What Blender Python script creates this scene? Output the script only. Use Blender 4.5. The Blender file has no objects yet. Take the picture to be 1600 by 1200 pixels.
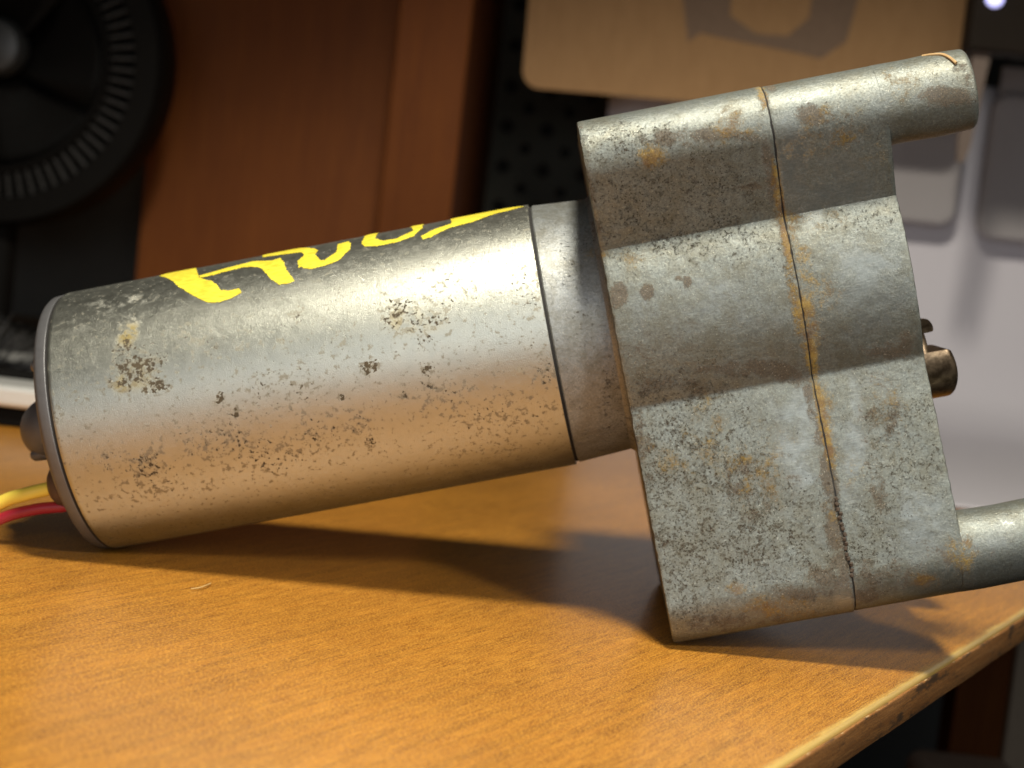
import bpy, bmesh, math, random
import numpy as np
from mathutils import Vector, Matrix, noise as mnoise
from mathutils.geometry import delaunay_2d_cdt

random.seed(7)
K = 0.001                      # all sizes below are written in millimetres
S = bpy.context.scene
C = S.collection

# ------------------------------------------------------------------ camera
cam_data = bpy.data.cameras.new('camera')
cam = bpy.data.objects.new('camera', cam_data); C.objects.link(cam)
right = Vector((0.9931239, 0.04343325, 0.10871278))
up = Vector((-0.11198151, 0.0816925, 0.99034664))
fwd = Vector((-0.03413296, 0.99571075, -0.0859945))
m = Matrix((right, up, -fwd)).transposed().to_4x4()
m.translation = Vector((108.35, -388.73, 81.51)) * K
cam.matrix_world = m
cam_data.sensor_width = 36
cam_data.lens = 2668.5 / 1600 * 36
cam_data.clip_start = 0.01
cam_data.clip_end = 50
cam_data.dof.use_dof = True
cam_data.dof.focus_distance = 0.338
cam_data.dof.aperture_fstop = 20
S.camera = cam

# ------------------------------------------------------------------ light
W = bpy.data.worlds.new('World'); S.world = W; W.use_nodes = True
bg = W.node_tree.nodes['Background']
bg.inputs[0].default_value = (0.62, 0.66, 0.72, 1)
bg.inputs[1].default_value = 0.010

def area(name, loc, target, size, power, color, size_y=None):
    d = bpy.data.lights.new(name, 'AREA'); d.energy = power; d.color = color
    d.size = size * K
    if size_y:
        d.shape = 'RECTANGLE'; d.size_y = size_y * K
    o = bpy.data.objects.new(name, d); C.objects.link(o)
    o.location = Vector(loc) * K
    o.rotation_euler = (Vector(target) - Vector(loc)).to_track_quat('-Z', 'Y').to_euler()
    return o
def spot(name, loc, target, radius, power, color, cone, blend):
    d = bpy.data.lights.new(name, 'SPOT'); d.energy = power; d.color = color
    d.shadow_soft_size = radius * K; d.spot_size = math.radians(cone * 2); d.spot_blend = blend
    o = bpy.data.objects.new(name, d); C.objects.link(o)
    o.location = Vector(loc) * K
    o.rotation_euler = (Vector(target) - Vector(loc)).to_track_quat('-Z', 'Y').to_euler()
    return o
spot('lamp_front', (420, -440, 400), (120, -70, 20), 45, 7.5, (1.0, 0.95, 0.86), 21, .5)
spot('lamp_overhead', (90, -190, 515), (170, -90, 0), 42, 16.0, (1.0, 0.93, 0.79), 57, .25)
area('highlight_panel', (60, -660, 200), (90, 0, 40), 560, 1.25, (0.95, 0.98, 1.0), 170)  # soft panel added behind the camera for the can's highlight
S.view_settings.view_transform = 'Standard'
S.view_settings.look = 'None'
S.view_settings.exposure = 0
S.view_settings.gamma = 1

# ------------------------------------------------------------------ material helpers
class Mat:
    def __init__(s, name):
        s.m = bpy.data.materials.new(name); s.m.use_nodes = True
        s.t = s.m.node_tree; s.b = s.t.nodes['Principled BSDF']
        s.tc = s.t.nodes.new('ShaderNodeTexCoord')
        s.P = s.vm('MULTIPLY', s.tc.outputs['Object'], (1000, 1000, 1000))
    def link(s, a, b):
        if hasattr(a, 'node'): s.t.links.new(a, b)
        else: b.default_value = a
    def vm(s, op, a, b):
        n = s.t.nodes.new('ShaderNodeVectorMath'); n.operation = op
        s.link(a, n.inputs[0]); s.link(b, n.inputs[1]); return n.outputs[0]
    def scale(s, v): return s.vm('MULTIPLY', s.P, v)
    def noise(s, vec=None, sc=1.0, det=3, rough=.5, dist=0.0, col=False):
        n = s.t.nodes.new('ShaderNodeTexNoise'); s.link(vec or s.P, n.inputs['Vector'])
        n.inputs['Scale'].default_value = sc; n.inputs['Detail'].default_value = det
        n.inputs['Roughness'].default_value = rough; n.inputs['Distortion'].default_value = dist
        return n.outputs['Color' if col else 'Fac']
    def voro(s, vec=None, sc=1.0, feature='F1', rnd=1.0):
        n = s.t.nodes.new('ShaderNodeTexVoronoi'); n.feature = feature; s.link(vec or s.P, n.inputs['Vector'])
        n.inputs['Scale'].default_value = sc; n.inputs['Randomness'].default_value = rnd
        return n.outputs['Distance']
    def ma(s, op, a, b=0.0, c=None):
        n = s.t.nodes.new('ShaderNodeMath'); n.operation = op
        s.link(a, n.inputs[0]); s.link(b, n.inputs[1])
        if c is not None: s.link(c, n.inputs[2])
        return n.outputs[0]
    def step(s, x, lo, hi, a=0.0, b=1.0):
        n = s.t.nodes.new('ShaderNodeMapRange'); n.interpolation_type = 'SMOOTHSTEP'
        s.link(x, n.inputs[0]); n.inputs[1].default_value = lo; n.inputs[2].default_value = hi
        n.inputs[3].default_value = a; n.inputs[4].default_value = b; return n.outputs[0]
    def mix(s, f, a, b):
        n = s.t.nodes.new('ShaderNodeMix'); n.data_type = 'RGBA'
        s.link(f, n.inputs[0])
        for v, i in ((a, 6), (b, 7)):
            if not hasattr(v, 'node'): v = (*v, 1)
            s.link(v, n.inputs[i])
        return n.outputs[2]
    def attr(s, name):
        n = s.t.nodes.new('ShaderNodeAttribute'); n.attribute_name = name; return n.outputs['Fac']
    def bump(s, h, dist, strength=1.0, prev=None):
        n = s.t.nodes.new('ShaderNodeBump'); n.inputs['Strength'].default_value = strength
        n.inputs['Distance'].default_value = dist * K; s.link(h, n.inputs['Height'])
        if prev: s.link(prev, n.inputs['Normal'])
        return n.outputs[0]
    def out(s, color=None, rough=None, metal=None, normal=None, spec=None, coat=None, coat_rough=None):
        I = s.b.inputs
        for v, k in ((color, 'Base Color'), (rough, 'Roughness'), (metal, 'Metallic'), (normal, 'Normal'),
                     (spec, 'Specular IOR Level'), (coat, 'Coat Weight'), (coat_rough, 'Coat Roughness')):
            if v is None: continue
            if k == 'Base Color' and not hasattr(v, 'node'): v = (*v, 1)
            s.link(v, I[k])
        return s.m

def plain(name, col, rough=.5, metal=0.0, nz=.12, sc=.3, bump=0.0, spec=.5):
    M = Mat(name)
    n = M.noise(sc=sc, det=4)
    c = M.mix(n, tuple(x * (1 - nz) for x in col), tuple(min(1, x * (1 + nz)) for x in col))
    nn = M.bump(M.noise(sc=sc * 8, det=3), bump) if bump else None
    return M.out(c, rough, metal, nn, spec)

# ------------------------------------------------------------------ object helpers
def tag(o, label=None, cat=None, group=None, kind=None):
    for k, v in (('label', label), ('category', cat), ('group', group), ('kind', kind)):
        if v: o[k] = v
    return o
def empty(name, loc, rot=(0, 0, 0)):
    o = bpy.data.objects.new(name, None); C.objects.link(o)
    o.location = Vector(loc) * K; o.rotation_euler = rot; o.empty_display_size = .01
    return o
def mesh(name, V, F, mat, parent=None, smooth=False, sharp=None):
    me = bpy.data.meshes.new(name)
    me.from_pydata([tuple(c * K for c in v) for v in V], [], F); me.update()
    bm = bmesh.new(); bm.from_mesh(me); bmesh.ops.recalc_face_normals(bm, faces=bm.faces); bm.to_mesh(me); bm.free()
    me.materials.append(mat)
    if smooth:
        me.polygons.foreach_set('use_smooth', [True] * len(me.polygons))
        me.set_sharp_from_angle(angle=math.radians(sharp or 35))
    o = bpy.data.objects.new(name, me); C.objects.link(o)
    if parent: o.parent = parent
    return o
def box(name, lo, hi, mat, parent=None, bev=0.0, seg=2):
    bm = bmesh.new(); bmesh.ops.create_cube(bm, size=1)
    c = [(a + b) / 2 for a, b in zip(lo, hi)]; d = [b - a for a, b in zip(lo, hi)]
    for v in bm.verts: v.co = Vector([(v.co[i] * d[i] + c[i]) * K for i in range(3)])
    if bev: bmesh.ops.bevel(bm, geom=bm.edges[:], offset=bev * K, segments=seg, affect='EDGES', profile=.5)
    me = bpy.data.meshes.new(name); bm.to_mesh(me); bm.free(); me.materials.append(mat)
    o = bpy.data.objects.new(name, me); C.objects.link(o)
    if parent: o.parent = parent
    return o
def lathe(name, prof, mat, parent=None, seg=96, axis='x', origin=(0, 0, 0), sharp=35, ring=False):
    """prof = list of (a, r): a along the axis; closed to the axis at both ends"""
    V, F = [], []
    n = len(prof)
    for a, rr in prof:
        for k in range(seg):
            t = 2 * math.pi * k / seg; cs, sn = math.cos(t) * rr, math.sin(t) * rr
            p = {'x': (a, cs, sn), 'y': (cs, a, sn), 'z': (cs, sn, a)}[axis]
            V.append(tuple(p[i] + origin[i] for i in range(3)))
    for i in range(n if ring else n - 1):
        i2 = (i + 1) % n
        for k in range(seg):
            k2 = (k + 1) % seg
            F.append((i * seg + k, i * seg + k2, i2 * seg + k2, i2 * seg + k))
    if not ring:
        F.append(tuple(range(seg))); F.append(tuple((n - 1) * seg + k for k in range(seg)))
    return mesh(name, V, F, mat, parent, True, sharp)
def catmull(pts, n=8):
    pts = [Vector(p) for p in pts]; P = [pts[0] * 2 - pts[1]] + pts + [pts[-1] * 2 - pts[-2]]
    out = []
    for i in range(1, len(P) - 2):
        for k in range(n):
            t = k / n; a, b, c, d = P[i - 1:i + 3]
            out.append(.5 * ((2 * b) + (c - a) * t + (2 * a - 5 * b + 4 * c - d) * t * t + (3 * b - a - 3 * c + d) * t ** 3))
    return out + [P[-2]]
def tube(name, pts, r, mat, parent=None, seg=16, n=8):
    P = catmull(pts, n); V, F = [], []
    t0 = (P[1] - P[0]).normalized(); nrm = t0.orthogonal().normalized()
    for i, p in enumerate(P):
        t = (P[min(i + 1, len(P) - 1)] - P[max(i - 1, 0)]).normalized()
        nrm = (nrm - t * nrm.dot(t)).normalized(); b = t.cross(nrm)
        rr = r(i / (len(P) - 1)) if callable(r) else r
        for k in range(seg):
            a = 2 * math.pi * k / seg
            V.append(tuple(p + nrm * math.cos(a) * rr + b * math.sin(a) * rr))
    for i in range(len(P) - 1):
        for k in range(seg):
            k2 = (k + 1) % seg
            F.append((i * seg + k, i * seg + k2, (i + 1) * seg + k2, (i + 1) * seg + k))
    F.append(tuple(range(seg))); F.append(tuple((len(P) - 1) * seg + k for k in range(seg)))
    return mesh(name, V, F, mat, parent, True)
def prism(name, poly, z0, z1, mat, parent=None, plane='xz', smooth=False):
    """poly outline in a plane, thickness along the remaining axis"""
    V = []
    for z in (z0, z1):
        for a, b in poly:
            V.append({'xz': (a, z, b), 'xy': (a, b, z), 'yz': (z, a, b)}[plane])
    n = len(poly)
    F = [tuple(range(n)), tuple(range(2 * n - 1, n - 1, -1))] + [(i, (i + 1) % n, n + (i + 1) % n, n + i) for i in range(n)]
    return mesh(name, V, F, mat, parent, smooth)
def rrect(x0, y0, x1, y1, r, n=8):
    out = []
    for cx, cy, a0 in ((x1 - r, y1 - r, 0), (x0 + r, y1 - r, 90), (x0 + r, y0 + r, 180), (x1 - r, y0 + r, 270)):
        for k in range(n + 1):
            a = math.radians(a0 + 90 * k / n); out.append((cx + r * math.cos(a), cy + r * math.sin(a)))
    return out
TILT = 0.2967873
def blobs(U, Vv, L):
    """soft elliptical patches of wear placed on a surface, as a per-vertex mask"""
    c, s = math.cos(math.radians(11)), math.sin(math.radians(11))
    acc = np.zeros_like(U)
    for u, v, a, b, st in L:
        du, dv = U - u, Vv - v
        if b > 2.4 * a: dx, dy = du / a, dv / b          # long runs follow the casting joint
        else: dx = (du * c - dv * s) / a; dy = (du * s + dv * c) / b
        acc = np.maximum(acc, st * np.clip(1.55 - np.sqrt(dx * dx + dy * dy), 0, 1.0))
    return acc
def set_attr(o, name, arr):
    a = o.data.attributes.new(name, 'FLOAT', 'POINT'); a.data.foreach_set('value', arr.astype(np.float32))

# wear and lettering, measured in mm on the surfaces (along the motor axis, across it)
LETTERS = [
     [(22.6, 81.3), (25.1, 83.7), (28.7, 82.0), (33.1, 67.1), (34.4, 63.7), (36.2, 61.3), (37.7, 57.3), (38.7, 52.4), (40.6, 51.1), (43.0, 51.3), (43.5, 48.3), (41.2, 45.9), (38.5, 45.1), (36.1, 46.0), (33.9, 49.6), (31.3, 55.1), (28.8, 61.4), (26.2, 71.0)] ,
     [(33.0, 68.5), (39.1, 71.7), (45.0, 74.3), (49.7, 69.9), (51.5, 71.6), (52.8, 63.8), (53.4, 58.2), (54.6, 53.0), (55.4, 49.4), (54.1, 48.3), (51.9, 48.9), (50.8, 51.6), (50.0, 53.3), (49.1, 57.3), (47.5, 63.9), (45.4, 67.1), (43.2, 68.4), (39.4, 67.4), (36.2, 66.2), (33.6, 65.7)] ,
     [(44.9, 88.3), (49.5, 88.3), (59.2, 75.6), (60.1, 71.6), (59.6, 67.7), (60.9, 60.8), (62.0, 60.0), (64.6, 65.8), (64.5, 75.9), (66.9, 77.1), (67.5, 73.0), (67.6, 65.6), (65.3, 57.8), (62.6, 55.8), (58.9, 55.2), (57.5, 56.4), (56.6, 58.9), (56.2, 57.6), (55.8, 63.6), (57.1, 69.6), (56.0, 74.1), (51.5, 76.5), (46.9, 78.8)] ,
     [(70.3, 79.7), (71.0, 88.3), (73.2, 88.3), (73.1, 73.1), (74.9, 68.1), (78.1, 67.6), (81.8, 74.0), (79.6, 82.3), (80.2, 88.3), (83.1, 85.7), (83.8, 75.2), (81.9, 66.7), (78.2, 63.8), (73.8, 63.7), (70.8, 65.8), (70.1, 70.0)] ,
     [(83.6, 65.2), (86.8, 70.4), (90.5, 73.7), (89.0, 81.7), (89.1, 88.3), (93.5, 88.3), (98.5, 88.3), (106.9, 80.5), (104.2, 77.8), (100.3, 76.1), (95.4, 70.2), (93.3, 69.5), (92.2, 69.1), (90.0, 68.4), (85.7, 62.3), (84.1, 61.8)] ,
]
GEAR_STAINS = {
    'rust': [(161.2, -10, 1.0, 30, 0.42), (162.0, -26, 1.6, 9, .55), (162.4, 4, 1.4, 7, .5), (159.3, 23.2, 1.0, 5.5, 1), (159.9, 21.7, 0.7, 6.8, 1), (159.3, 10.7, 0.8, 6.8, 0.9), (160.5, -4.8, 2.5, 6.2, 0.9), (160.4, -12.8, 1.4, 6.2, 1), (160.5, -27.5, 1.2, 9.6, 1), (159.5, 41.5, 1.1, 3.0, 0.9), (135.5, 33.7, 3.3, 2.3, 0.75), (170.1, 32.9, 6.2, 5.5, 0.5), (177.0, 30.9, 4.1, 4.1, 0.4), (182.9, -57.2, 3.0, 4.4, 0.8), (137.2, -56.4, 3.0, 1.9, 0.8), (174.9, -61.9, 3.0, 1.6, 0.6), (159.1, 3.4, 1.6, 5.5, 0.6), (124.2, 15.3, 8.2, 2.5, 0.35), (165.1, -37.8, 2.5, 4.1, 0.4), (162.5, 30.4, 1.9, 1.9, 0.5), (158.6, -44.7, 1.4, 5.5, 0.6), (153.1, 36.2, 6.8, 3.4, 0.4), (134.1, -25.3, 11.0, 8.2, 0.3), (145.0, -31.4, 6.8, 8.2, 0.4), (145.5, -62.0, 12.3, 2.5, 0.5), (163.7, -0.1, 4.8, 4.1, 0.5), (180.7, 30.2, 2.7, 6.8, 0.3), (186.1, 38.9, 4.1, 3.4, 0.3), (168.9, 14.8, 11.0, 1.9, 0.3), (174.8, -27.5, 3.0, 8.2, 0.4)],
    'dark': [(158.9, -5, 1.0, 40, 0.42), (158.3, 26.7, 1.2, 6.8, 0.9), (147.7, 35.6, 10.3, 1.2, 0.75), (141.1, 35.6, 8.2, 1.1, 0.5), (154.8, 23.8, 1.6, 1.1, 0.8), (168.0, 35.6, 2.5, 1.9, 1), (147.6, -12.8, 13.0, 1.8, 0.75), (132.2, -13.5, 8.2, 2.2, 0.5), (159.2, -35.3, 1.6, 9.6, 0.8), (158.2, -51.4, 1.8, 8.2, 0.9), (156.3, -57.8, 7.5, 2.5, 0.5), (162.4, -62.7, 2.5, 2.5, 0.95), (149.3, -59.5, 5.8, 1.6, 0.7), (168.7, -41.1, 1.9, 5.5, 0.8), (172.6, -28.4, 4.1, 8.2, 0.4), (123.5, 7.2, 1.5, 2.3, 1.2), (129.7, 7.0, 1.1, 1.5, 1.2), (136.2, 8.4, 0.8, 0.5, 1), (138.0, 7.3, 0.8, 1.1, 1), (177.0, -14.5, 5.2, 1.9, 0.8), (180.6, -12.6, 1.9, 1.9, 0.7), (154.2, 23.9, 3.0, 0.4, 1), (195.7, 34.4, 4.8, 1.9, 0.9), (198.9, 37.7, 1.9, 2.7, 0.5), (161.7, 43.6, 0.7, 1.6, 0.8), (179.9, -59.4, 9.6, 4.1, 0.3), (158.7, -67.1, 8.2, 1.9, 0.6), (135.2, -63.6, 15.1, 2.2, 0.5), (122.1, 29.0, 1.1, 12.3, 0.4), (171.1, 34.7, 5.5, 1.9, 0.5), (173.1, 31.0, 4.1, 4.1, 0.4), (162.5, 15.3, 1.4, 2.7, 0.5), (169.2, -60.1, 11.0, 3.0, 0.5), (145.3, -7.3, 4.1, 1.9, 0.3), (125.5, -6.3, 2.7, 5.5, 0.4), (144.2, -35.9, 6.8, 6.2, 0.35), (123.5, -24.7, 1.9, 8.2, 0.5), (155.7, -15.9, 2.7, 1.9, 0.8), (163.6, -8.1, 1.9, 2.7, 0.3)],
    'clean': [(163.9, 26.9, 3.6, 9.6, 1), (171.5, 22.1, 9.6, 6.2, 0.9), (165.4, 16.8, 4.1, 5.5, 0.7), (155.3, -29.2, 6.6, 10.3, 0.9), (151.8, -19.2, 4.1, 4.1, 0.5), (165.6, -33.2, 3.0, 5.2, 1), (163.1, -41.4, 2.7, 2.7, 0.8), (158.3, -62.9, 2.5, 4.7, 1.1), (173.7, -21.9, 5.5, 3.6, 0.6), (176.1, -50.6, 6.8, 9.6, 0.8), (174.1, -0.7, 9.6, 11.0, 0.8), (145.4, 0.7, 15.1, 8.2, 0.55), (129.3, -0.3, 8.2, 8.2, 0.5), (189.5, -2.3, 8.2, 8.2, 0.3), (167.8, -22.2, 1.6, 6.8, 0.7), (187.2, 37.4, 12.3, 5.5, 0.5), (141.1, 42.4, 16.4, 4.1, 0.6), (190.6, -58.6, 8.2, 8.2, 0.6)],
    'speck': [(128.3, -35.1, 15.1, 27.4, 1), (143.1, -41.8, 15.1, 17.8, 0.9), (132.2, 29.7, 12.3, 15.1, 0.8), (147.0, 24.2, 12.3, 12.3, 0.8), (131.0, 23.3, 8.2, 8.2, 0.8), (172.3, -41.8, 9.6, 21.9, 0.7), (163.6, -53.7, 11.0, 8.2, 0.7), (123.2, -55.9, 8.2, 8.2, 0.9), (136.2, 15.7, 17.8, 3.0, 0.8), (172.7, 14.0, 12.3, 3.0, 0.7), (154.9, 9.5, 8.2, 4.1, 0.4), (132.3, -12.9, 11.0, 4.1, 0.7)],
}
CAN_STAINS = {
    'pit': [(19.9, 11.0, 5.1, 4.1, 1), (17.4, 16.0, 2.6, 3.6, 0.8), (15.4, 8.2, 3.2, 2.0, 0.9), (23.0, 6.8, 3.2, 2.3, 0.9), (25.7, 12.0, 2.0, 2.0, 0.6), (31.0, 17.1, 2.9, 2.0, 0.5), (36.3, 12.9, 4.3, 2.9, 0.45), (1.3, 3.9, 1.7, 1.7, 0.6), (7.4, 6.9, 2.9, 1.7, 0.4), (69.3, 1.9, 1.9, 1.7, 1.3), (81.2, -1.0, 1.3, 1.0, 1.2), (81.1, -4.3, 1.7, 0.7, 1.2), (36.7, 1.2, 0.9, 1.4, 1.2), (39.2, -2.5, 1.2, 1.2, 1), (36.7, 0.8, 1.2, 0.7, 1.2), (62.3, -3.3, 1.0, 0.6, 1.2), (76.8, 12.2, 2.9, 4.3, 0.85), (81.4, 9.8, 5.8, 4.1, 0.6), (81.6, 6.9, 2.9, 2.6, 0.5), (65.1, 8.0, 4.3, 2.6, 0.4), (51.5, 10.6, 1.7, 1.4, 0.5), (65.6, 6.5, 1.4, 1.2, 0.5), (55.6, 15.8, 2.0, 2.0, 0.6), (64.2, -10.3, 2.9, 3.2, 0.6), (66.0, -14.7, 1.7, 1.4, 0.8), (49.9, 0.4, 7.2, 5.8, 0.5), (35.3, -8.2, 8.7, 5.8, 0.5), (43.9, -13.2, 7.2, 4.3, 0.6), (55.7, -10.8, 5.8, 4.3, 0.6), (17.6, -10.8, 4.3, 3.8, 0.8), (9.5, -6.9, 2.3, 2.0, 0.6), (84.3, -7.5, 7.2, 4.3, 0.35), (105.4, -5.9, 1.4, 4.3, 0.7), (94.1, -14.2, 8.7, 5.8, 0.4), (105.9, 12.2, 3.8, 5.8, 0.55), (75.0, -5.7, 1.2, 1.7, 0.8), (55.5, 0.8, 1.7, 1.7, 0.5), (18.9, -16.2, 8.7, 4.3, 0.35), (89.7, -22.5, 8.7, 4.3, 0.3), (26.1, -35.0, 14.5, 2.9, 0.2), (88.2, 14.3, 8.7, 4.3, 0.3)],
    'olive': [(18.2, 19.9, 2.3, 3.2, 0.9), (19.7, 8.8, 4.3, 3.2, 0.5), (16.1, 8.1, 2.0, 2.0, 0.7), (80.7, 9.9, 7.2, 3.8, 0.35), (76.6, 10.7, 2.0, 2.9, 0.5), (100.1, -4.8, 2.3, 2.0, 0.4), (97.7, -3.0, 8.7, 1.7, 0.2)],
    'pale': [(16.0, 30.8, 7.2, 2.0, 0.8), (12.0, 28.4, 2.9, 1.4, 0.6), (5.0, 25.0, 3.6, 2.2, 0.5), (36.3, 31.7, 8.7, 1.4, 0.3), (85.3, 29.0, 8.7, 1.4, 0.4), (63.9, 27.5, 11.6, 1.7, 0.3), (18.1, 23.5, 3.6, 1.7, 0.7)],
}

# ------------------------------------------------------------------ materials of the motor
def can_material():
    M = Mat('brushed_steel')
    pit, olive, pale = M.attr('pit'), M.attr('olive'), M.attr('pale')
    f1 = M.noise(sc=1.1, det=8, rough=.62)
    f2 = M.noise(sc=.42, det=6, rough=.6)
    f3 = M.noise(sc=.09, det=3)
    grain = M.noise(sc=5, det=3)
    wob = M.vm('ADD', M.P, M.vm('MULTIPLY', M.noise(sc=1.6, det=4, rough=.7, col=True), (1.3, 1.3, 1.3)))
    v = M.ma('ADD', M.ma('MULTIPLY', pit, .21), f1)
    v = M.ma('ADD', v, M.ma('MULTIPLY', M.ma('SUBTRACT', f3, .5), .10))
    pm = M.step(v, .70, .73)
    rad = M.ma('ADD', M.ma('MULTIPLY', pit, .10), M.ma('MULTIPLY', M.step(f3, .35, .65), .05))
    rad = M.ma('ADD', rad, M.ma('MULTIPLY', M.ma('SUBTRACT', f2, .55), .9))
    vp = M.step(M.ma('SUBTRACT', M.voro(wob, .85), rad), 0.0, .05, 1.0, 0.0)
    pm = M.ma('MAXIMUM', pm, M.ma('MULTIPLY', vp, .8))
    # dull grey etched flecks, wider than the rust pits
    w = M.ma('ADD', M.ma('MULTIPLY', pit, .10), M.noise(M.vm('ADD', M.P, (37, 11, 5)), sc=.8, det=8, rough=.65))
    wm = M.step(w, .565, .64, 0, .65)
    om = M.ma('MULTIPLY', M.step(olive, .1, 1.0), M.step(f2, .42, .60))
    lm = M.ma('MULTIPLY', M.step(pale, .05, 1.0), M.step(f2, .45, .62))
    col = M.mix(f2, (.43, .44, .385), (.56, .57, .505))
    col = M.mix(wm, col, (.27, .25, .19))
    col = M.mix(om, col, (.34, .27, .10))
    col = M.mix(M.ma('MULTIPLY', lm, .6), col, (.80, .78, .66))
    col = M.mix(pm, col, M.mix(f2, (.03, .023, .015), (.12, .092, .05)))
    rough = M.ma('ADD', M.ma('MULTIPLY', f2, .16), .315)
    rough = M.ma('ADD', rough, M.ma('MULTIPLY', M.ma('MAXIMUM', pm, M.ma('MAXIMUM', wm, om)), .35))
    metal = M.ma('SUBTRACT', 1.0, M.ma('MULTIPLY', M.ma('MAXIMUM', pm, M.ma('MULTIPLY', M.ma('MAXIMUM', lm, om), .5)), .85))
    b = M.bump(grain, .07, 1.0)
    b = M.bump(M.ma('MULTIPLY', pm, -1.0), .12, .7, b)
    b = M.bump(f2, .10, .35, b)
    return M.out(col, rough, metal, b)
def cast_material(name='cast_zinc', base=(.130, .146, .136), hi=(.27, .295, .272)):
    M = Mat(name)
    rust, dark, clean, speck = (M.attr(k) for k in ('rust', 'dark', 'clean', 'speck'))
    big = M.noise(sc=.07, det=5, rough=.6)
    mid = M.noise(sc=.20, det=12, rough=.80, dist=.25)
    mid2 = M.noise(M.vm('ADD', M.P, (91, 17, 45)), sc=.15, det=12, rough=.80, dist=.2)
    fine = M.noise(sc=1.9, det=6, rough=.75)
    fine2 = M.noise(M.vm('ADD', M.P, (3, 57, 45)), sc=3.2, det=4, rough=.7)
    dots = M.noise(M.vm('ADD', M.P, (5, 71, 3)), sc=.8, det=12, rough=.90)
    brush = M.noise(M.vm('MULTIPLY', M.vm('ADD', M.P, M.vm('MULTIPLY', M.P, (0, 0, .9))), (.5, 2.2, 2.2)), sc=1.0, det=6, rough=.65, dist=.5)
    cl = M.step(M.ma('ADD', clean, M.ma('MULTIPLY', M.ma('SUBTRACT', mid, .5), 3.4)), .35, 1.0)
    col = M.mix(M.step(fine, .28, .72), base, hi)
    grime = M.ma('MULTIPLY', M.step(mid2, .36, .66), M.ma('SUBTRACT', 1.0, M.ma('MULTIPLY', cl, .8)))
    col = M.mix(M.ma('MULTIPLY', grime, .62), col, M.mix(fine2, (.075, .066, .038), (.215, .20, .135)))
    col = M.mix(M.ma('MULTIPLY', cl, .55), col, M.mix(M.step(brush, .3, .7), (.19, .206, .196), (.275, .294, .278)))
    col = M.mix(M.ma('MULTIPLY', M.step(brush, .56, .72), .30), col, (.46, .47, .43))   # rubbed streaks
    # pits of several sizes
    d = M.ma('ADD', dots, M.ma('MULTIPLY', speck, .05))
    d = M.ma('ADD', d, M.ma('MULTIPLY', M.ma('SUBTRACT', mid, .5), .25))
    d = M.ma('SUBTRACT', d, M.ma('MULTIPLY', cl, .06))
    dm = M.step(d, .575, .64)
    col = M.mix(M.ma('MULTIPLY', dm, .92), col, M.mix(fine2, (.035, .025, .015), (.10, .07, .04)))
    wob = M.vm('ADD', M.P, M.vm('MULTIPLY', M.noise(sc=2.2, det=4, rough=.7, col=True), (.9, .9, .9)))
    r1 = M.ma('ADD', M.ma('MULTIPLY', speck, .20), M.ma('MULTIPLY', M.ma('SUBTRACT', mid, .52), .9))
    r1 = M.ma('SUBTRACT', M.ma('ADD', r1, .06), M.ma('MULTIPLY', cl, .12))
    p1 = M.step(M.ma('SUBTRACT', M.voro(wob, 1.75), r1), -.01, .05, 1.0, 0.0)
    r2 = M.ma('ADD', M.ma('MULTIPLY', speck, .04), M.ma('MULTIPLY', M.ma('SUBTRACT', mid2, .56), .8))
    p2 = M.step(M.ma('SUBTRACT', M.voro(M.vm('ADD', wob, (40, 3, 9)), .55), r2), 0.0, .05, 1.0, 0.0)
    dm2 = M.ma('MAXIMUM', M.ma('MULTIPLY', p1, .85), p2)
    col = M.mix(M.ma('MULTIPLY', dm2, .95), col, M.mix(fine2, (.018, .012, .008), (.055, .038, .02)))
    # dark brown crud
    k = M.ma('ADD', M.ma('MULTIPLY', dark, 1.25), M.ma('MULTIPLY', M.ma('SUBTRACT', mid, .5), 5.0))
    k = M.ma('ADD', k, M.ma('MULTIPLY', M.ma('SUBTRACT', fine, .5), 1.8))
    km = M.ma('MULTIPLY', M.step(k, .35, .95), M.step(dark, .0, .15))
    col = M.mix(M.ma('MULTIPLY', km, .78), col, M.mix(M.step(fine2, .3, .7), (.028, .018, .010), (.12, .085, .048)))
    # orange and yellow rust
    q = M.ma('ADD', rust, M.ma('MULTIPLY', M.ma('SUBTRACT', mid2, .5), 3.4))
    q = M.ma('ADD', q, M.ma('MULTIPLY', M.ma('SUBTRACT', fine, .5), 1.4))
    qm = M.ma('MULTIPLY', M.step(q, .30, 1.0), M.step(rust, .0, .15))
    col = M.mix(M.ma('MULTIPLY', qm, .85), col, M.mix(M.step(mid, .4, .6), (.13, .062, .010), (.33, .215, .035)))
    dirt = M.ma('MAXIMUM', M.ma('MAXIMUM', dm, km), qm)
    glint = M.step(M.noise(M.vm('ADD', M.P, (15, 1, 33)), sc=2.8, det=4, rough=.6), .62, .69)
    col = M.mix(M.ma('MULTIPLY', glint, .35), col, (.72, .70, .58))  # sparkle put into the colour as pale flecks
    metal = M.ma('MULTIPLY', M.ma('SUBTRACT', 1.0, dirt), .55)
    rough = M.ma('ADD', M.ma('ADD', .35, M.ma('MULTIPLY', M.ma('SUBTRACT', 1.0, cl), .10)), M.ma('MULTIPLY', dirt, .2))
    rough = M.ma('SUBTRACT', rough, M.ma('MULTIPLY', glint, .15))
    h = M.ma('ADD', M.ma('MULTIPLY', fine, M.ma('SUBTRACT', 1.0, M.ma('MULTIPLY', cl, .6))), M.ma('MULTIPLY', M.ma('ADD', dm, dm2), -.8))
    h = M.ma('ADD', h, M.ma('MULTIPLY', M.ma('ADD', km, qm), .35))
    b = M.bump(h, .13, .8)
    b = M.bump(big, .6, .4, b)
    return M.out(col, rough, metal, b)
M_can = can_material()
M_cast = cast_material()
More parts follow.
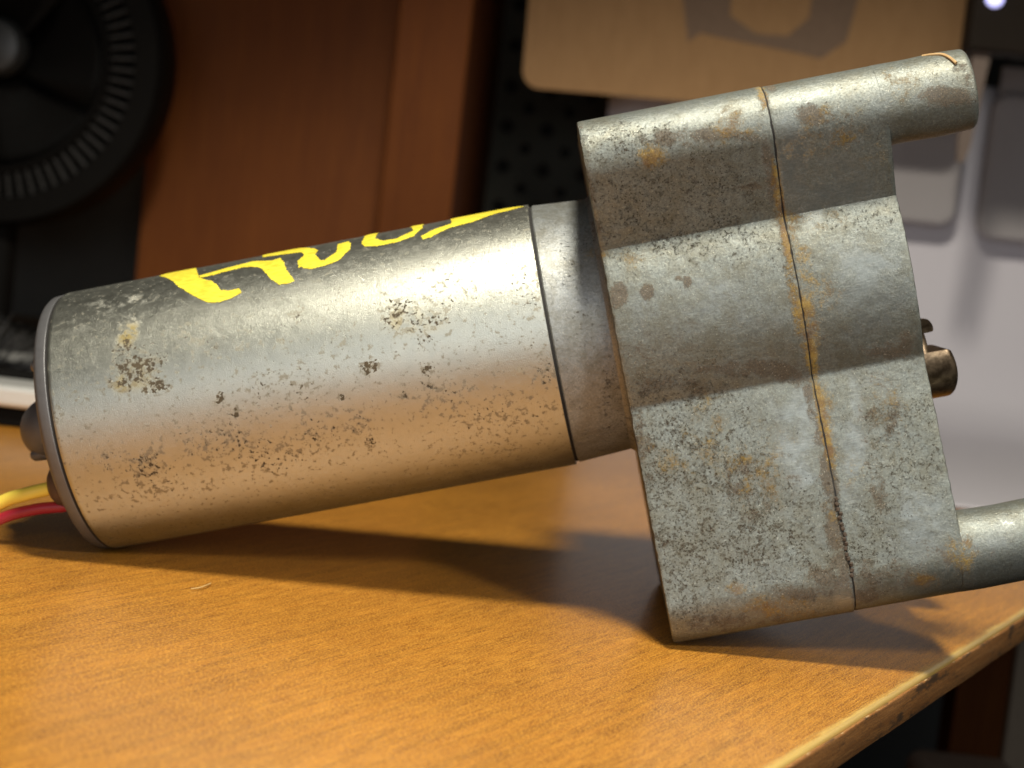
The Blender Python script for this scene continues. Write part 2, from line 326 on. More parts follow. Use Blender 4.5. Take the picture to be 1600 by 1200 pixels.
M_neck = cast_material('cast_neck', (.24, .26, .265), (.38, .40, .395))
def paint_material():
    M = Mat('yellow_paint')
    st = M.noise(M.scale((.5, 2.5, 2.5)), sc=1, det=4)
    col = M.mix(M.step(st, .35, .68), (.82, .71, .06), (.60, .47, .03))
    sc_ = M.noise(M.scale((1.2, 2.2, 2.2)), sc=1, det=6, rough=.7)
    col = M.mix(M.ma('MULTIPLY', M.step(sc_, .60, .70), .6), col, (.36, .31, .12))
    return M.out(col, .45, 0.0, M.bump(st, .12, .8))
M_paint = paint_material()
M_black = plain('black_gap', (.012, .011, .010), .8)
M_cap = plain('grey_end_cap', (.16, .16, .165), .45, .45, .15, .5, .05)
M_brown = plain('brown_grommet', (.10, .065, .05), .5, .2, .3, .6, .08)
M_yel = plain('yellow_insulation', (.95, .72, .10), .35, 0, .06, .2)
M_red = plain('red_insulation', (.36, .02, .035), .35, 0, .1, .2)
def bronze():
    M = Mat('oiled_bronze')
    n = M.noise(sc=.5, det=6, rough=.65); st = M.noise(M.scale((.3, 2, 2)), sc=1, det=4)
    col = M.mix(M.step(n, .35, .65), (.11, .075, .045), (.30, .22, .14))
    return M.out(col, M.ma('ADD', .25, M.ma('MULTIPLY', st, .25)), .85, M.bump(n, .15, .5))
M_bronze = bronze()
M_nylon = plain('white_metal_post', (.42, .43, .42), .4, .3, .05)

# ------------------------------------------------------------------ gear motor
R = 30.0
motor = empty('gear_motor', (30 * math.sin(TILT), 0, 0), (0, -TILT, 0))
tag(motor, 'worn grey metal gear motor with yellow brush lettering lying tilted on the wooden desk', 'gear motor')
def L(u, v, w): return (u, -w, v + 30)

# steel can
def build_can():
    us = [0, .15, .5] + [1 + i * .75 for i in range(int(105.5 / .75) + 1)] + [107.0, 107.68, 107.7]
    rs = [R - .45, R - .12, R] + [R] * (len(us) - 6) + [R, R - .01, R - .25]
    seg = 256
    V, F, U, A = [], [], [], []
    for u, rr in zip(us, rs):
        for k in range(seg):
            t = 2 * math.pi * k / seg      # 0 = towards the camera, 90 = up
            V.append(L(u, rr * math.sin(t), rr * math.cos(t))); U.append(u)
            A.append(R * ((t + math.pi) % (2 * math.pi) - math.pi))
    for i in range(len(us) - 1):
        for k in range(seg):
            k2 = (k + 1) % seg
            F.append((i * seg + k, i * seg + k2, (i + 1) * seg + k2, (i + 1) * seg + k))
    F.append(tuple(range(seg))); F.append(tuple((len(us) - 1) * seg + k for k in range(seg)))
    o = mesh('motor_can', V, F, M_can, motor, True, 40)
    U, A = np.array(U), np.array(A)
    for k, Ls in CAN_STAINS.items(): set_attr(o, k, blobs(U, A, Ls))
    return o
can = build_can()

# hand-painted letters wrapped over the can
def build_letter(poly):
    P = []
    for u, ph in poly:
        if ph >= 81.5: ph = 104 + 6 * math.sin(u)
        P.append((u, math.radians(ph) * R))
    # resample the outline and roughen it like a dry brush
    out = []
    for i in range(len(P)):
        a, b = Vector(P[i]), Vector(P[(i + 1) % len(P)]); n = max(1, int((b - a).length / .35))
        for k in range(n):
            q = a.lerp(b, k / n)
            d = (b - a).normalized() if (b - a).length > 0 else Vector((1, 0)); nn = Vector((-d.y, d.x))
            j = mnoise.noise(Vector((q.x * 1.3, q.y * 1.3, 3.1))) * .22 + mnoise.noise(Vector((q.x * 4, q.y * 4, 9))) * .10
            out.append(q + nn * j)
    n0 = len(out); xs = [p.x for p in out]; ys = [p.y for p in out]
    def inside(x, y):
        c = False; j = n0 - 1
        for i in range(n0):
            if (out[i].y > y) != (out[j].y > y) and x < (out[j].x - out[i].x) * (y - out[i].y) / (out[j].y - out[i].y) + out[i].x: c = not c
            j = i
        return c
    pts = list(out); y = min(ys) + .5
    while y < max(ys):
        x = min(xs) + .5
        while x < max(xs):
            if inside(x, y): pts.append(Vector((x, y)))
            x += .9
        y += .9
    r = delaunay_2d_cdt(pts, [], [list(range(n0))], 1, 1e-5)
    V = []
    edge = [Vector(p) for p in out]
    for p in r[0]:
        dm = min((p - e).length for e in edge[::2])
        rr = R + .05 + .10 * min(1, dm / .5)
        t = p.y / R; V.append(L(p.x, rr * math.sin(t), rr * math.cos(t)))
    return mesh('painted_letter', V, [tuple(f) for f in r[2]], M_paint, motor, True, 60)
for poly in LETTERS: build_letter(poly)

# end cap on the left: narrow shoulder, flat end, bearing boss, nub, grommet
lathe('end_cap', [(-.25, R - .9), (-.35, R - .5), (-.7, R - .25), (-2.4, R - .35), (-3.2, R - .9), (-3.8, R - 2.2), (-4.2, R - 5), (-4.4, 8)], M_cap, motor, 160, origin=(0, 0, 30))
lathe('cap_seam', [(.3, R - .35), (-.6, R - .35), (-.6, R - 2), (.3, R - 2)][::-1], M_black, motor, 128, origin=(0, 0, 30), ring=True)
boss = [(-4.2, 8.6), (-5.0, 7.9), (-9.5, 7.5)] + [(-9.5 - 8.0 * math.sin(a), 7.5 * math.cos(a) + .02) for a in np.linspace(.08, math.pi / 2 - .02, 18)]
lathe('bearing_boss', boss, M_cap, motor, 48, origin=(0, 0, 30))
lathe('nub', [(-11, 1.7), (-15.6, 1.4), (-16.4, .8), (-16.6, .1)], M_cap, motor, 20, origin=(1.0, -3.0, 24.8))
lathe('cap_rivet', [(-3.0, 1.6), (-4.6, 1.5), (-5.3, .9), (-5.5, .1)], M_cap, motor, 24, origin=(0, -20, 45))
lathe('cable_grommet', [(-3.0, 5.4), (-5.2, 5.2), (-7.2, 4.4), (-8.2, 3.0), (-8.5, .5)], M_brown, motor, 40, origin=(0, -15, 30 - 12.0))
tube('yellow_wire', [L(-3, -12.4, 15), L(-9.5, -12.5, 14), L(-15, -12.8, 14), L(-21, -13.7, 13.5), L(-32, -18, 13), L(-50, -26, 10), L(-70, -31, 0), L(-95, -37, -20)], 1.55, M_yel, motor)
tube('red_wire', [L(-2, -17.3, 14), L(-7, -17.0, 14), L(-13.5, -16.5, 14), L(-21.5, -17.2, 14), L(-32, -21, 14), L(-48, -28, 12), L(-68, -33, 6), L(-95, -40, -8)], 1.3, M_red, motor)

# neck between can and gearbox: dark joint, ring, flare
lathe('joint_gap', [(107.2, R - 1.5), (107.2, R - .7), (108.6, R - .7), (108.6, R - 1.5)], M_black, motor, 128, origin=(0, 0, 30), ring=True)
def with_attrs(o, uoff=0):
    n = len(o.data.vertices); co = np.empty(n * 3); o.data.vertices.foreach_get('co', co); co = co.reshape(-1, 3) / K
    U = co[:, 0]; Vv = co[:, 2] - 30; near = co[:, 1] < 5
    for k, Ls in GEAR_STAINS.items():
        set_attr(o, k, blobs(U, Vv, Ls) * near)
    return o
neckp = [(108.3, 20), (108.3, R - .75), (108.6, R - .45)] + [(109 + i * .5, R - .45 - .035 * i) for i in range(24)] + [(121.0, R - .95), (121.4, R - .6), (121.8, R), (121.8, 20)]
with_attrs(lathe('neck_ring', neckp, M_neck, motor, 200, origin=(0, 0, 30)))

# gearbox housings: outline with four corner lobes and a round belly, extruded along the axis
VT, VB, RL, WL, RM = 43.9, -67.2, 8.7, 40.4, 36.7
def outline(step=.5):
    """near half from top centre to bottom centre: list of (v, w)"""
    key = []
    cz = VT - RL; cw = WL - RL
    key.append((VT - .5, 0)); key.append((VT - .5, cw - 5))
    v1, w1 = 16.3, math.sqrt(RM ** 2 - 16.3 ** 2)
    for a in np.linspace(86, -22, 24): key.append((cz + RL * math.sin(math.radians(a)), cw + RL * math.cos(math.radians(a))))
    key.append((v1 + .5, w1 + .10)); i1 = len(key)
    for t in np.linspace(16.3, -16.3, 40): key.append((t, math.sqrt(RM ** 2 - t * t) + .35))
    v2 = -16.0
    key.append((v2 - .8, w1 + .25))
    cz = VB + RL
    for a in np.linspace(8, -88, 24): key.append((cz + RL * math.sin(math.radians(a)), cw + RL * math.cos(math.radians(a))))
    key.append((VB + .3, cw - 6)); key.append((VB + .3, 0))
    out = [key[0]]
    for a, b in zip(key, key[1:]):
        d = math.hypot(b[0] - a[0], b[1] - a[1]); near = b[1] > 5 and a[1] > 5
        n = max(1, int(round(d / (step if near else 4))))
        out += [(a[0] + (b[0] - a[0]) * k / n, a[1] + (b[1] - a[1]) * k / n) for k in range(1, n + 1)]
    return out
near = outline()
far = [(v, -w) for v, w in near[::-6]]
LOOP = near + [p for p in far if p[1] < -.5]
def inset(loop, d):
    n = len(loop); out = []
    for i in range(n):
        a, b = loop[i - 1], loop[(i + 1) % n]; t = (b[0] - a[0], b[1] - a[1]); l = math.hypot(*t) or 1
        out.append((loop[i][0] - (-t[1]) / l * -d * -1 if False else loop[i][0] + (-t[1] / l) * d * SGN, loop[i][1] + (t[0] / l) * d * SGN))
    return out
# pick the inset side that shrinks the loop
SGN = 1
if sum(abs(p[1]) for p in inset(LOOP, 1)) > sum(abs(p[1]) for p in LOOP): SGN = -1
def housing(name, u0, u1, mat, ch0=.5, ch1=.5, drop=0.0, seed=0.0):
    us = [(u0, ch0), (u0 + ch0 * .3, ch0 * .3), (u0 + ch0, 0)]
    n = int((u1 - u0 - ch0 - ch1) / .6)
    us += [(u0 + ch0 + (u1 - u0 - ch0 - ch1) * k / n, 0) for k in range(1, n)]
    us += [(u1 - ch1, 0), (u1 - ch1 * .3, ch1 * .3), (u1, ch1)]
    V, F = [], []; n = len(LOOP)
    for u, ins in us:
        lp = inset(LOOP, ins + drop) if ins + drop else LOOP
        for v, w in lp:
            d = (mnoise.noise(Vector((u * .09, v * .09, w * .09 + seed))) * .22 + mnoise.noise(Vector((u * .5, v * .5, w * .5 + seed))) * .07) if w > 5 else 0
            edge = mnoise.noise(Vector((v * .7, w * .7, seed + u0))) * .15 if ins else 0
            V.append(L(u + edge, v, w + d))
    for i in range(len(us) - 1):
        for k in range(n):
            k2 = (k + 1) % n; F.append((i * n + k, i * n + k2, (i + 1) * n + k2, (i + 1) * n + k))
    F.append(tuple(range(n))); F.append(tuple((len(us) - 1) * n + k for k in range(n)))
    o = mesh(name, V, F, mat, motor, True, 28)
    return with_attrs(o)
G0, GS, G1 = 121.6, 160.0, 183.4
housing('gearbox_body', G0, GS - .12, M_cast, .55, .22)
cover = housing('gearbox_cover', GS + .12, G1, M_cast, .22, .45, .18, seed=20)
# thin dark gasket in the joint, slightly recessed
V = [L(u, v, w) for u in (GS - .3, GS + .3) for v, w in inset(LOOP, .32)]; n = len(LOOP)
mesh('gasket', V, [(k, (k + 1) % n, n + (k + 1) % n, n + k) for k in range(n)], M_black, motor)
# squeezed-out torn gasket crumbs low on the joint
M_crumb = plain('torn_gasket', (.10, .075, .055), .7, 0, .5, 1.5, .2)
for i in range(16):
    v = -42 - i * 1.05 + random.uniform(-.2, .2); w = 38.2 + (-v - 42) * .13
    o = box('gasket_crumb', (-.35, -.3, -.42), (.35, .3, .42), M_crumb, motor, .12, 1)
    o.location = Vector(L(GS + .35 * random.uniform(-.6, 1.4), v, w)) * K
    o.rotation_euler = (random.uniform(-.4, .4), random.uniform(-.5, .5), random.uniform(-.4, .4))
# mounting posts
def post(name, v, w, u1, r=RL - .25, mat=M_cast, u0=None):
    u0 = u0 or G1 - 1
    n = int((u1 - u0) / .6)
    prof = [(u0 + (u1 - .9 - u0) * k / n, r - .015 * k / n * 10) for k in range(n + 1)]
    e = prof[-1][1]
    prof += [(u1 - .5, e - .12), (u1 - .15, e - .45), (u1, e - 1.0), (u1, e - 3.2), (u1 - 5, e - 3.4)]
    o = lathe(name, prof, mat, cover, 120, origin=(0, -w, v + 30), sharp=50)
    for vert in o.data.vertices:
        c = vert.co / K
        d = mnoise.noise(Vector((c.x * .12, c.y * .12, c.z * .12))) * .25
        vert.co.z += d * K
    return with_attrs(o)
cw = WL - RL
post('mounting_post', VT - RL + .1, cw, 201.6)
post('mounting_post', VB + RL - .1, cw, 201.4)
post('mounting_post', VT - RL + .1, -cw, 189.0)
post('mounting_post', VB + RL + 8, -cw + 2, 193.4, 6.5, M_nylon)
# dried sealant string on the upper post
tube('dried_sealant_bead', [L(193.2, VT - .4, cw + 1.5), L(195, VT - .6, cw + 3), L(196.6, VT - 1.0, cw + 4), L(197.6, VT - 2.0, cw + 5.6), L(198.4, VT - 3.4, cw + 7)], .35, plain('dried_sealant', (.42, .27, .12), .6, 0, .3, 1), motor, 8)

# output coupling: half-round long jaw, thinner hooked short jaw with a slot between
cv, cwj, rj = -19.8, 10.0, 9.0
def seg_poly(lo, hi, n=24):
    """slice of a disc between heights lo..hi (relative to its centre)"""
    a0, a1 = math.asin(lo / rj), math.asin(hi / rj)
    right_ = [(rj * math.cos(a), rj * math.sin(a)) for a in np.linspace(a0, a1, n)]
    return right_ + [(-x, y) for x, y in right_[::-1]]
def jaw(name, lo, hi, u0, u1, bulge=0.0):
    P = seg_poly(lo, hi); n = len(P); V = []; F = []
    stations = [(u0, 1.0), (u1 - 1.2, 1.0), (u1 - .5, .98), (u1, .92)]
    for u, s_ in stations:
        for w, v in P:
            mv = (lo + hi) / 2
            V.append(L(u + (bulge * (1 - ((v - mv) / ((hi - lo) / 2)) ** 2) if u > u1 - 1.3 else 0), cv + mv + (v - mv) * s_, cwj + w * s_))
    for i in range(3):
        for k in range(n):
            k2 = (k + 1) % n; F.append((i * n + k, i * n + k2, (i + 1) * n + k2, (i + 1) * n + k))
    F.append(tuple(range(n))); F.append(tuple(3 * n + k for k in range(n)))
    return mesh(name, V, F, M_bronze, motor, True, 40)
jaw('coupling_jaw', -8.8, 2.0, G1 - 1, 191.8, .8)
jaw('coupling_neck', 1.9, 6.2, G1 - 1, 187.2)
jaw('coupling_hook', 6.1, 8.7, G1 - 1, 189.2, .3)

# ------------------------------------------------------------------ desk
EDGE = math.atan2(160.0, 80.8)          # direction of the near long edge
desk = empty('desk', (149, -113.8, 0), (0, 0, EDGE))
tag(desk, 'glossy orange brown wooden desk with a worn pale front edge under the gear motor', 'desk')
def wood(name, c0, c1, c2, axis=(.05, .9, .9), dash=(.30, 3.2, 3.2), rough=(.30, .14), bumpd=.02, coat=.0, spec=.5, wear=False):
    M = Mat(name)
    P = M.P
    g1 = M.noise(M.scale(axis), sc=1, det=6, rough=.6, dist=.8)
    g2 = M.noise(M.scale(dash), sc=1, det=4, rough=.6, dist=.3)
    blotch = M.noise(M.scale((.018, .03, .03)), sc=1, det=4, rough=.55)
    fleck = M.noise(M.scale(tuple(x * 1.6 for x in dash)), sc=1, det=5, rough=.8)
    pore = M.noise(M.scale((1.3, 4.4, 4.4)), sc=1, det=3, rough=.7)
    col = M.mix(M.step(g1, .32, .68), c0, c1)
    col = M.mix(M.ma('MULTIPLY', M.step(g2, .40, .66), .60), col, c2)
    col = M.mix(M.ma('MULTIPLY', M.step(blotch, .35, .65), .3), col, c0)
    col = M.mix(M.ma('MULTIPLY', M.step(fleck, .53, .66), .55), col, tuple(x * .6 for x in c0))
    col = M.mix(M.ma('MULTIPLY', M.step(pore, .47, .62), .75), col, c2)
    if wear:
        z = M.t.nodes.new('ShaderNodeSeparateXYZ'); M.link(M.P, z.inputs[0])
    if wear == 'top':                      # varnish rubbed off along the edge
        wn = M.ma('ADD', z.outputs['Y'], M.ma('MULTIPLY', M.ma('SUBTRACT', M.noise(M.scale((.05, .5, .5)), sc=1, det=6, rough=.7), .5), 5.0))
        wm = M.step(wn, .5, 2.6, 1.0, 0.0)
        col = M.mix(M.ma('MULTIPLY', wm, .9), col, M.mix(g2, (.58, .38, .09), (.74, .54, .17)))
    if wear == 'face':                     # dark scuffs and chips in the edge veneer
        st = M.noise(M.scale((.06, .35, .25)), sc=1, det=8, rough=.75)
        col = M.mix(M.ma('MULTIPLY', M.step(st, .52, .62), .85), col, (.06, .040, .024))
        ch = M.ma('ADD', z.outputs['Z'], M.ma('MULTIPLY', M.noise(M.scale((.25, 1, 1)), sc=1, det=5), -2.2))
        col = M.mix(M.step(ch, -1.75, -1.5), col, (.62, .47, .24))
    h = M.ma('ADD', g2, M.ma('MULTIPLY', g1, .5))
    r = M.ma('ADD', rough[0], M.ma('MULTIPLY', g2, rough[1]))
    return M.out(col, r, 0.0, M.bump(h, bumpd, .6), spec, coat, .2)
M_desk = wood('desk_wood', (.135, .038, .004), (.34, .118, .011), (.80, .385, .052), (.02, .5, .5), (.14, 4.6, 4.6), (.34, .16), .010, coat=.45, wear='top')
M_edge = wood('desk_edge_veneer', (.34, .14, .035), (.50, .24, .075), (.15, .07, .028), (.05, .7, 1.4), (.12, 2.0, 4.0), (.5, .1), .05, wear='face')
M_stile = wood('cabinet_stile_wood', (.085, .022, .0035), (.115, .033, .005), (.145, .045, .007), (.05, .05, .004), (.5, .5, .02), (.6, .1), .01, spec=.15)
M_panel = wood('cabinet_wood', (.12, .032, .005), (.16, .046, .007), (.20, .062, .010), (.05, .05, .004), (.5, .5, .02), (.55, .1), .01, spec=.2)
# local axes: x runs along the edge, y points away from the camera into the desk
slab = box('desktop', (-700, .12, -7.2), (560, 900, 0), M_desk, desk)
bm = bmesh.new(); bm.from_mesh(slab.data)
ed = [e for e in bm.edges if all(v.co.y < 1 * K and v.co.z > -1 * K for v in e.verts)]
bmesh.ops.bevel(bm, geom=ed, offset=.9 * K, segments=5, affect='EDGES', profile=.5)
for f in bm.faces: f.smooth = len(f.verts) == 4 and f.calc_area() < .0015
bm.to_mesh(slab.data); bm.free()
prof = [(.1, -.95), (-.05, -.80), (-.25, -.78), (-.40, -.95), (-.45, -1.3), (-.45, -3), (-.45, -7.0), (.1, -7.4)]
xs = [-300 + 4 * i for i in range(216)]
V, F = [], []
for x in xs:
    for y, z in prof:
        j = mnoise.noise(Vector((x * .05, y, z * .3))) * .18 + mnoise.noise(Vector((x * .3, y * 2, z))) * .08
        V.append((x, y + (j if y < .6 else 0), z + (j * .3 if -2 < z < -.05 else 0)))
n = len(prof)
for i in range(len(xs) - 1):
    for k in range(n - 1): F.append((i * n + k, i * n + k + 1, (i + 1) * n + k + 1, (i + 1) * n + k))
mesh('edge_band', V, F, M_edge, desk, True, 60)
box('dark_backdrop', (-700, 160, -715), (560, 178, -8), M_panel, desk)  # added board that keeps the space under the desk black

tag(tube('lint_fibre', [(33.6, -36.4, .35), (35.0, -35.2, .5), (36.0, -33.2, .7), (36.3, -29.5, .5)], .13, plain('pale_fibre', (.52, .36, .15), .6), None, 8),
    'tiny curled pale fibre lying on the desk in front of the motor can', 'lint')

# ------------------------------------------------------------------ the room behind, out of focus
M_wall = plain('grey_wall_paint', (.20, .20, .19), .8, 0, .06, .02)
M_dark = plain('black_plastic', (.006, .0055, .005), .55, 0, .2, .1, 0, .06)
M_darkrib = plain('dark_grey_plastic', (.009, .008, .007), .6, 0, .2, .1)
M_floor = plain('dark_carpet', (.012, .011, .010), .95, 0, .3, .05)
M_peg = plain('pegboard_paint', (.050, .050, .040), .8, 0, .15, .05)
M_pegback = plain('pegboard_back', (.012, .010, .009), .9)
M_paper = plain('white_paper', (.62, .60, .65), .6, 0, .03, .01)
M_silver = plain('brushed_silver', (.86, .86, .82), .35, .5, .04, .1)
M_bristle = plain('grey_bristle', (.10, .10, .105), .3, 0, .4, .8)
box('floor', (-2500, -2500, -740), (2500, 1500, -720), M_floor)['kind'] = 'structure'
box('wall', (-2500, 780, -720), (2500, 800, 1700), M_wall)['kind'] = 'structure'

# upright wooden cabinet side: wide panel and a thicker front stile
cab = tag(empty('cabinet', (-37, 450, 0)), 'tall reddish brown wooden cabinet standing behind the motor between fan and pegboard', 'cabinet')
box('side_panel', (-93, 70, .5), (42, 330, 620), M_panel, cab, .6)
box('front_stile', (42.4, -2, .5), (78, 330, 620), M_stile, cab, 1.2)

# pegboard with real holes
peg = tag(empty('pegboard', (0, 700, 120)), 'dark grey pegboard with rows of round holes behind the cardboard', 'pegboard')
V, F = [], []
pitch, hr, sg = 25.4, 3.6, 12
x0, z0 = -26 + 12.7, -110
sq = []
for k in range(sg):
    a = 2 * math.pi * k / sg; c_, s_ = math.cos(a), math.sin(a); q = max(abs(c_), abs(s_)); sq.append((c_ / q * pitch / 2, s_ / q * pitch / 2))
for i in range(16):
    for j in range(12):
        cx, cz = x0 + i * pitch, z0 + j * pitch; b = len(V)
        for k in range(sg):
            a = 2 * math.pi * k / sg
            V.append((cx + sq[k][0], 0, cz + sq[k][1])); V.append((cx + hr * math.cos(a), 0, cz + hr * math.sin(a))); V.append((cx + hr * math.cos(a), 5, cz + hr * math.sin(a)))
        for k in range(sg):
            k2 = (k + 1) % sg
            F.append((b + 3 * k, b + 3 * k2, b + 3 * k2 + 1, b + 3 * k + 1)); F.append((b + 3 * k + 1, b + 3 * k2 + 1, b + 3 * k2 + 2, b + 3 * k + 2))
bm_fix = mesh('perforated_board', V, F, M_peg, peg)
box('backing', (x0 - pitch / 2, 9, z0 - pitch / 2), (x0 + 15.5 * pitch, 14, z0 + 11.5 * pitch), M_pegback, peg)

# kraft cardboard with rounded corners and a printed mark
def kraft():
    M = Mat('kraft_cardboard')
    n = M.noise(M.scale((.3, .3, .08)), sc=1, det=5); f = M.noise(sc=1.5, det=3)
    col = M.mix(n, (.30, .165, .065), (.40, .235, .10))
    col = M.mix(M.step(f, .6, .7), col, (.22, .12, .05))
    return M.out(col, .75, 0, M.bump(n, .3, .3))
card = tag(empty('cardboard_sheet', (177, 500, 157), (math.radians(0), math.radians(-1.2), 0)), 'brown cardboard sheet with rounded corner and grey printed mark hanging before the pegboard', 'cardboard')
prism('board', rrect(-111, 3, 112, 190, 9), -1.5, 1.5, kraft(), card)
mark = [(-28, 33), (-22, 38), (-8, 36), (28, 32), (40, 30), (52, 40), (58, 75), (54, 100), (-30, 100), (-34, 60)]
hole = [(-8 + 0, 48), (6, 40), (22, 40), (32, 50), (33, 80), (-9, 80)]
M_ink = plain('grey_ink', (.19, .125, .08), .75, 0, .2, .4)
def ringmesh(name, outer, inner, y0, y1, mat, parent):
    bm = bmesh.new()
    def loopverts(P, y): return [bm.verts.new((a * K, y * K, b * K)) for a, b in P]
    o0, i0 = loopverts(outer, y0), loopverts(inner, y0)
    es = [bm.edges.new((o0[i], o0[(i + 1) % len(o0)])) for i in range(len(o0))] + [bm.edges.new((i0[i], i0[(i + 1) % len(i0)])) for i in range(len(i0))]
    bmesh.ops.triangle_fill(bm, use_beauty=True, edges=es)
    r = bmesh.ops.extrude_face_region(bm, geom=bm.faces[:])
    for e in r['geom']:
        if isinstance(e, bmesh.types.BMVert): e.co.y += (y1 - y0) * K
    bmesh.ops.recalc_face_normals(bm, faces=bm.faces)
    me = bpy.data.meshes.new(name); bm.to_mesh(me); bm.free(); me.materials.append(mat)
    o = bpy.data.objects.new(name, me); C.objects.link(o); o.parent = parent; return o
ringmesh('printed_mark', mark, hole, -1.75, -1.52, M_ink, card)

# big white paper sheet lying on the desk and curving up behind
prof = [(238, .6), (300, .7), (420, .8), (500, 1.2), (530, 4), (550, 14), (558, 32), (561, 60), (562, 110), (563, 190)]
prof2 = [tuple(p)[1:] for p in catmull([(0, a, b) for a, b in prof], 6)]
V, F = [], []
nx = 40
for i in range(nx + 1):
    x = 112 + (640 - 112) * i / nx
    for y, z in prof2:
        wv = mnoise.noise(Vector((x * .006, y * .01, z * .008))) * 5 * min(1, z / 60)
        V.append((x + (562 - y) * .26, y + wv, z))
n = len(prof2)
for i in range(nx):
    for k in range(n - 1): F.append((i * n + k, i * n + k + 1, (i + 1) * n + k + 1, (i + 1) * n + k))
sheet = mesh('paper_sheet', V, F, M_paper, None, True, 80)
md = sheet.modifiers.new('thickness', 'SOLIDIFY'); md.thickness = .0004
tag(sheet, 'large pale lilac white paper sheet curving up from the desk behind the gearbox', 'paper sheet')

# two grey packets hanging before the paper, and the dark bracket above them
M_packet = plain('smoky_plastic', (.33, .31, .315), .7, 0, .1, .02)
for nm, x0_, x1_, z0_, lab in (('packet', 252, 304, 112, 'smoky grey plastic packet behind the upper post, left of the brown strap'),
                               ('packet', 316, 390, 108, 'smoky grey plastic packet at the right edge, under the dark bracket')):
    p = tag(empty(nm, ((x0_ + x1_) / 2, 547, z0_)), lab, 'packet', 'grey packets hanging before the paper')
    hw = (x1_ - x0_) / 2
    o = prism('pouch', rrect(-hw, 0, hw, 78, 9), -5, 5, M_packet, p)
    bv = o.modifiers.new('round', 'BEVEL'); bv.width = .003; bv.segments = 4
    box('header_card', (-hw + 3, -2, 76), (hw - 3, 2, 92), M_packet, p, .8)
br = tag(empty('bracket', (289, 420, 190)), 'dark brown bracket with a small glowing bluish spot and a hanging strap, top right', 'bracket')
box('block', (-17, -8, -1), (30, 12, 70), plain('dark_brown_plastic', (.012, .008, .005), .7, spec=.15), br, 1.5)
M_glow = Mat('bluish_glow'); M_glow.b.inputs['Emission Color'].default_value = (.55, .55, 1, 1); M_glow.b.inputs['Emission Strength'].default_value = 1.6
M_glow = M_glow.out((.5, .5, .9), .3)
lathe('bluish_spot', [(0, 4.2), (-1.5, 3.6), (-2.2, 1.5), (-2.4, .1)], M_glow, br, 24, 'y', (-8, -8, 23))  # bright bluish spot, modelled as a small glowing button
V = []
st = prism('strap', [(-13, 0), (-5, 0), (-9, -45), (-11, -52), (-14, -52), (-15, -44)], -2, 2, plain('brown_strap', (.13, .095, .075), .6), br)

# fan on the left: housing ring, radial ribs, hub, blades, pole and foot
fan = tag(empty('desk_fan', (-184, 430, 0)), 'black desk fan with radial grille ribs, cut off at the top left', 'fan')
FZ = 140
lathe('housing_ring', [(0, 68), (0, 79), (3, 81), (30, 81), (44, 72), (44, 66), (10, 66)], M_dark, fan, 120, 'y', (0, 0, FZ), ring=True)
lathe('inner_ring', [(2, 52), (0, 53), (0, 55), (2, 56), (6, 55), (6, 53)], M_dark, fan, 96, 'y', (0, 0, FZ), ring=True)
lathe('back_plate', [(30, 70), (32, 69), (32, 1), (30, .5)], M_dark, fan, 96, 'y', (0, 0, FZ))
rib0 = box('rib', (55, 2, -1.0), (69, 8, 1.0), M_darkrib, fan, .4)
rib0.location = (0, 0, FZ * K)
for k in range(1, 72):
    r_ = rib0.copy(); C.objects.link(r_); r_.parent = fan; r_.rotation_euler = (0, math.radians(5 * k), 0)
lathe('hub', [(14, 14), (4, 14), (1, 12), (0, 9), (0, .2)], plain('grey_hub_plastic', (.04, .043, .045), .4), fan, 48, 'y', (-2, 0, FZ + 5))
for k in range(5):
    V, F = [], []
    for i in range(9):
        rr = 13 + 38 * i / 8
        for j in range(7):
            a = math.radians(k * 72 + (j - 3) * (9 + i * .8) + i * 3); y = 12 + (j - 3) * 1.6
            V.append((rr * math.cos(a), y, FZ + rr * math.sin(a)))
    for i in range(8):
        for j in range(6): F.append((i * 7 + j, i * 7 + j + 1, (i + 1) * 7 + j + 1, (i + 1) * 7 + j))
    b = mesh('blade', V, F, M_dark, fan, True, 60); md = b.modifiers.new('t', 'SOLIDIFY'); md.thickness = .001
tube('pole', [(4, 20, 66), (4, 20, 40), (4, 20, 20), (4, 20, 6)], 7.5, M_dark, fan, 24)
lathe('foot', [(0.3, 60), (4, 60), (8, 54), (10, 20)], M_dark, fan, 64, 'z', (0, 20, 0))
# grey partition seen between the fan and the cabinet
tag(box('partition', (-300, 640, 0), (-128, 655, 520), plain('partition_fabric', (.115, .108, .095), .9, 0, .1, .1), None, 2), 'grey fabric partition panel behind the fan, beside the cabinet', 'partition')

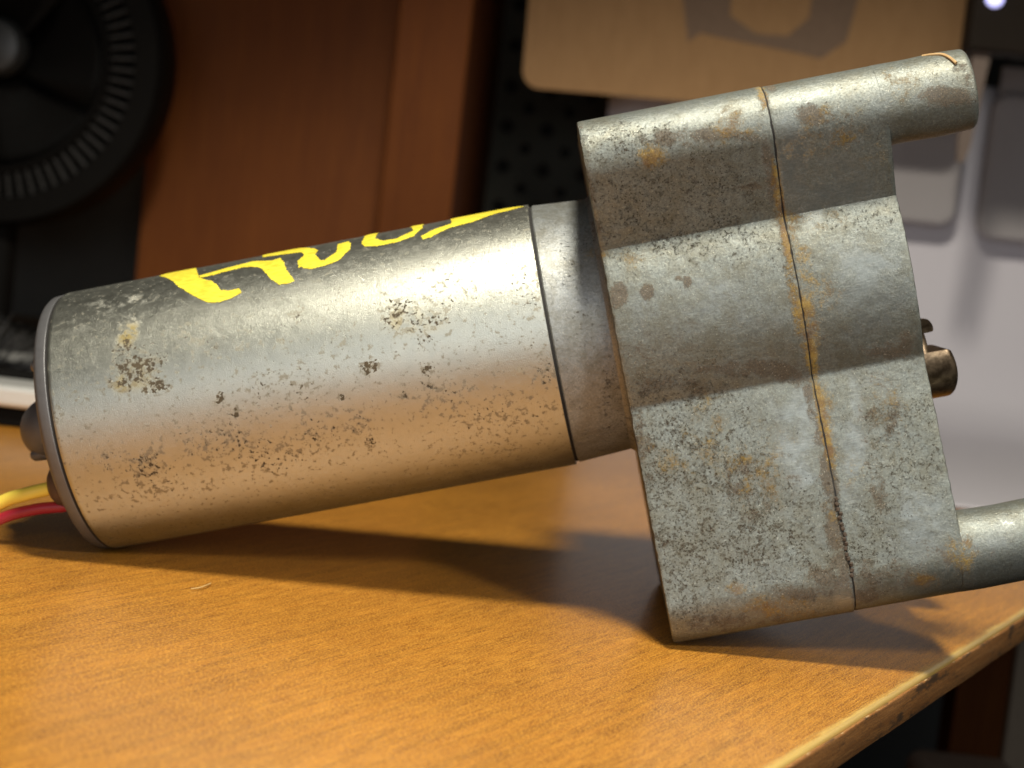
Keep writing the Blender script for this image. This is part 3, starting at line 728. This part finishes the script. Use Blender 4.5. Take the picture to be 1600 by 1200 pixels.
# silver-edged dark tray and a brush lying on it, at the left behind the end cap
tray = tag(empty('tray', (-105, 168, 0)), 'dark low stand with bright silver top edge on the desk behind the motor end cap', 'tray')
box('base', (-120, 2, .4), (58, 110, 7.0), M_dark, tray, .6)
box('silver_rim', (-122, -2, 7.1), (60, 112, 14.2), M_silver, tray, 1.6, 3)
brush = tag(empty('brush', (-100, 190, 14.3)), 'dark grey bristle brush lying on the silver edged tray', 'brush')
box('brush_back', (-70, -2, 0.1), (44, 26, 3), M_dark, brush, .8)
bm = bmesh.new()
random.seed(3)
for i in range(900):
    x = random.uniform(-66, 42); y = random.uniform(0, 24)
    top = 2 + max(.5, (40 - x) * .52) + random.uniform(-.6, .6); top = min(top, 30)
    lean = random.uniform(5, 11)
    a = Vector((x - lean, y, 2.5)); b = Vector((x - lean + random.uniform(6, 13), y + random.uniform(-2, 2), 2.5 + (top - 2.5) * random.uniform(.7, 1)))
    w_ = .35
    vs = [bm.verts.new(Vector(p) * K) for p in (a + Vector((0, -w_, 0)), a + Vector((0, w_, 0)), a + Vector((w_, 0, w_)), b + Vector((0, -w_ * .5, 0)), b + Vector((0, w_ * .5, 0)), b + Vector((w_ * .5, 0, w_ * .5)))]
    for f in ((0, 1, 4, 3), (1, 2, 5, 4), (2, 0, 3, 5), (3, 4, 5)): bm.faces.new([vs[i_] for i_ in f])
me = bpy.data.meshes.new('bristles'); bm.to_mesh(me); bm.free(); me.materials.append(M_bristle)
o = bpy.data.objects.new('bristles', me); C.objects.link(o); o.parent = brush; o['kind'] = 'stuff'

# below the desk edge, bottom right: dark wooden pedestal, pale post, rounded beige box
ped = tag(empty('pedestal', (300, 340, -720)), 'dark brown wooden pedestal panel under the desk, bottom right', 'pedestal')
box('panel', (-12, 0, 0), (10, 24, 700), M_panel, ped, .8)
box('pale_trim', (10.5, -3, 0), (26, 22, 700), plain('beige_trim', (.42, .33, .24), .6), ped, .8)
tag(box('beige_box', (262, 250, -300), (304, 306, -108), plain('beige_plastic', (.55, .40, .30), .5), None, 6, 5), 'rounded beige box below the desk beside the wooden pedestal', 'box')
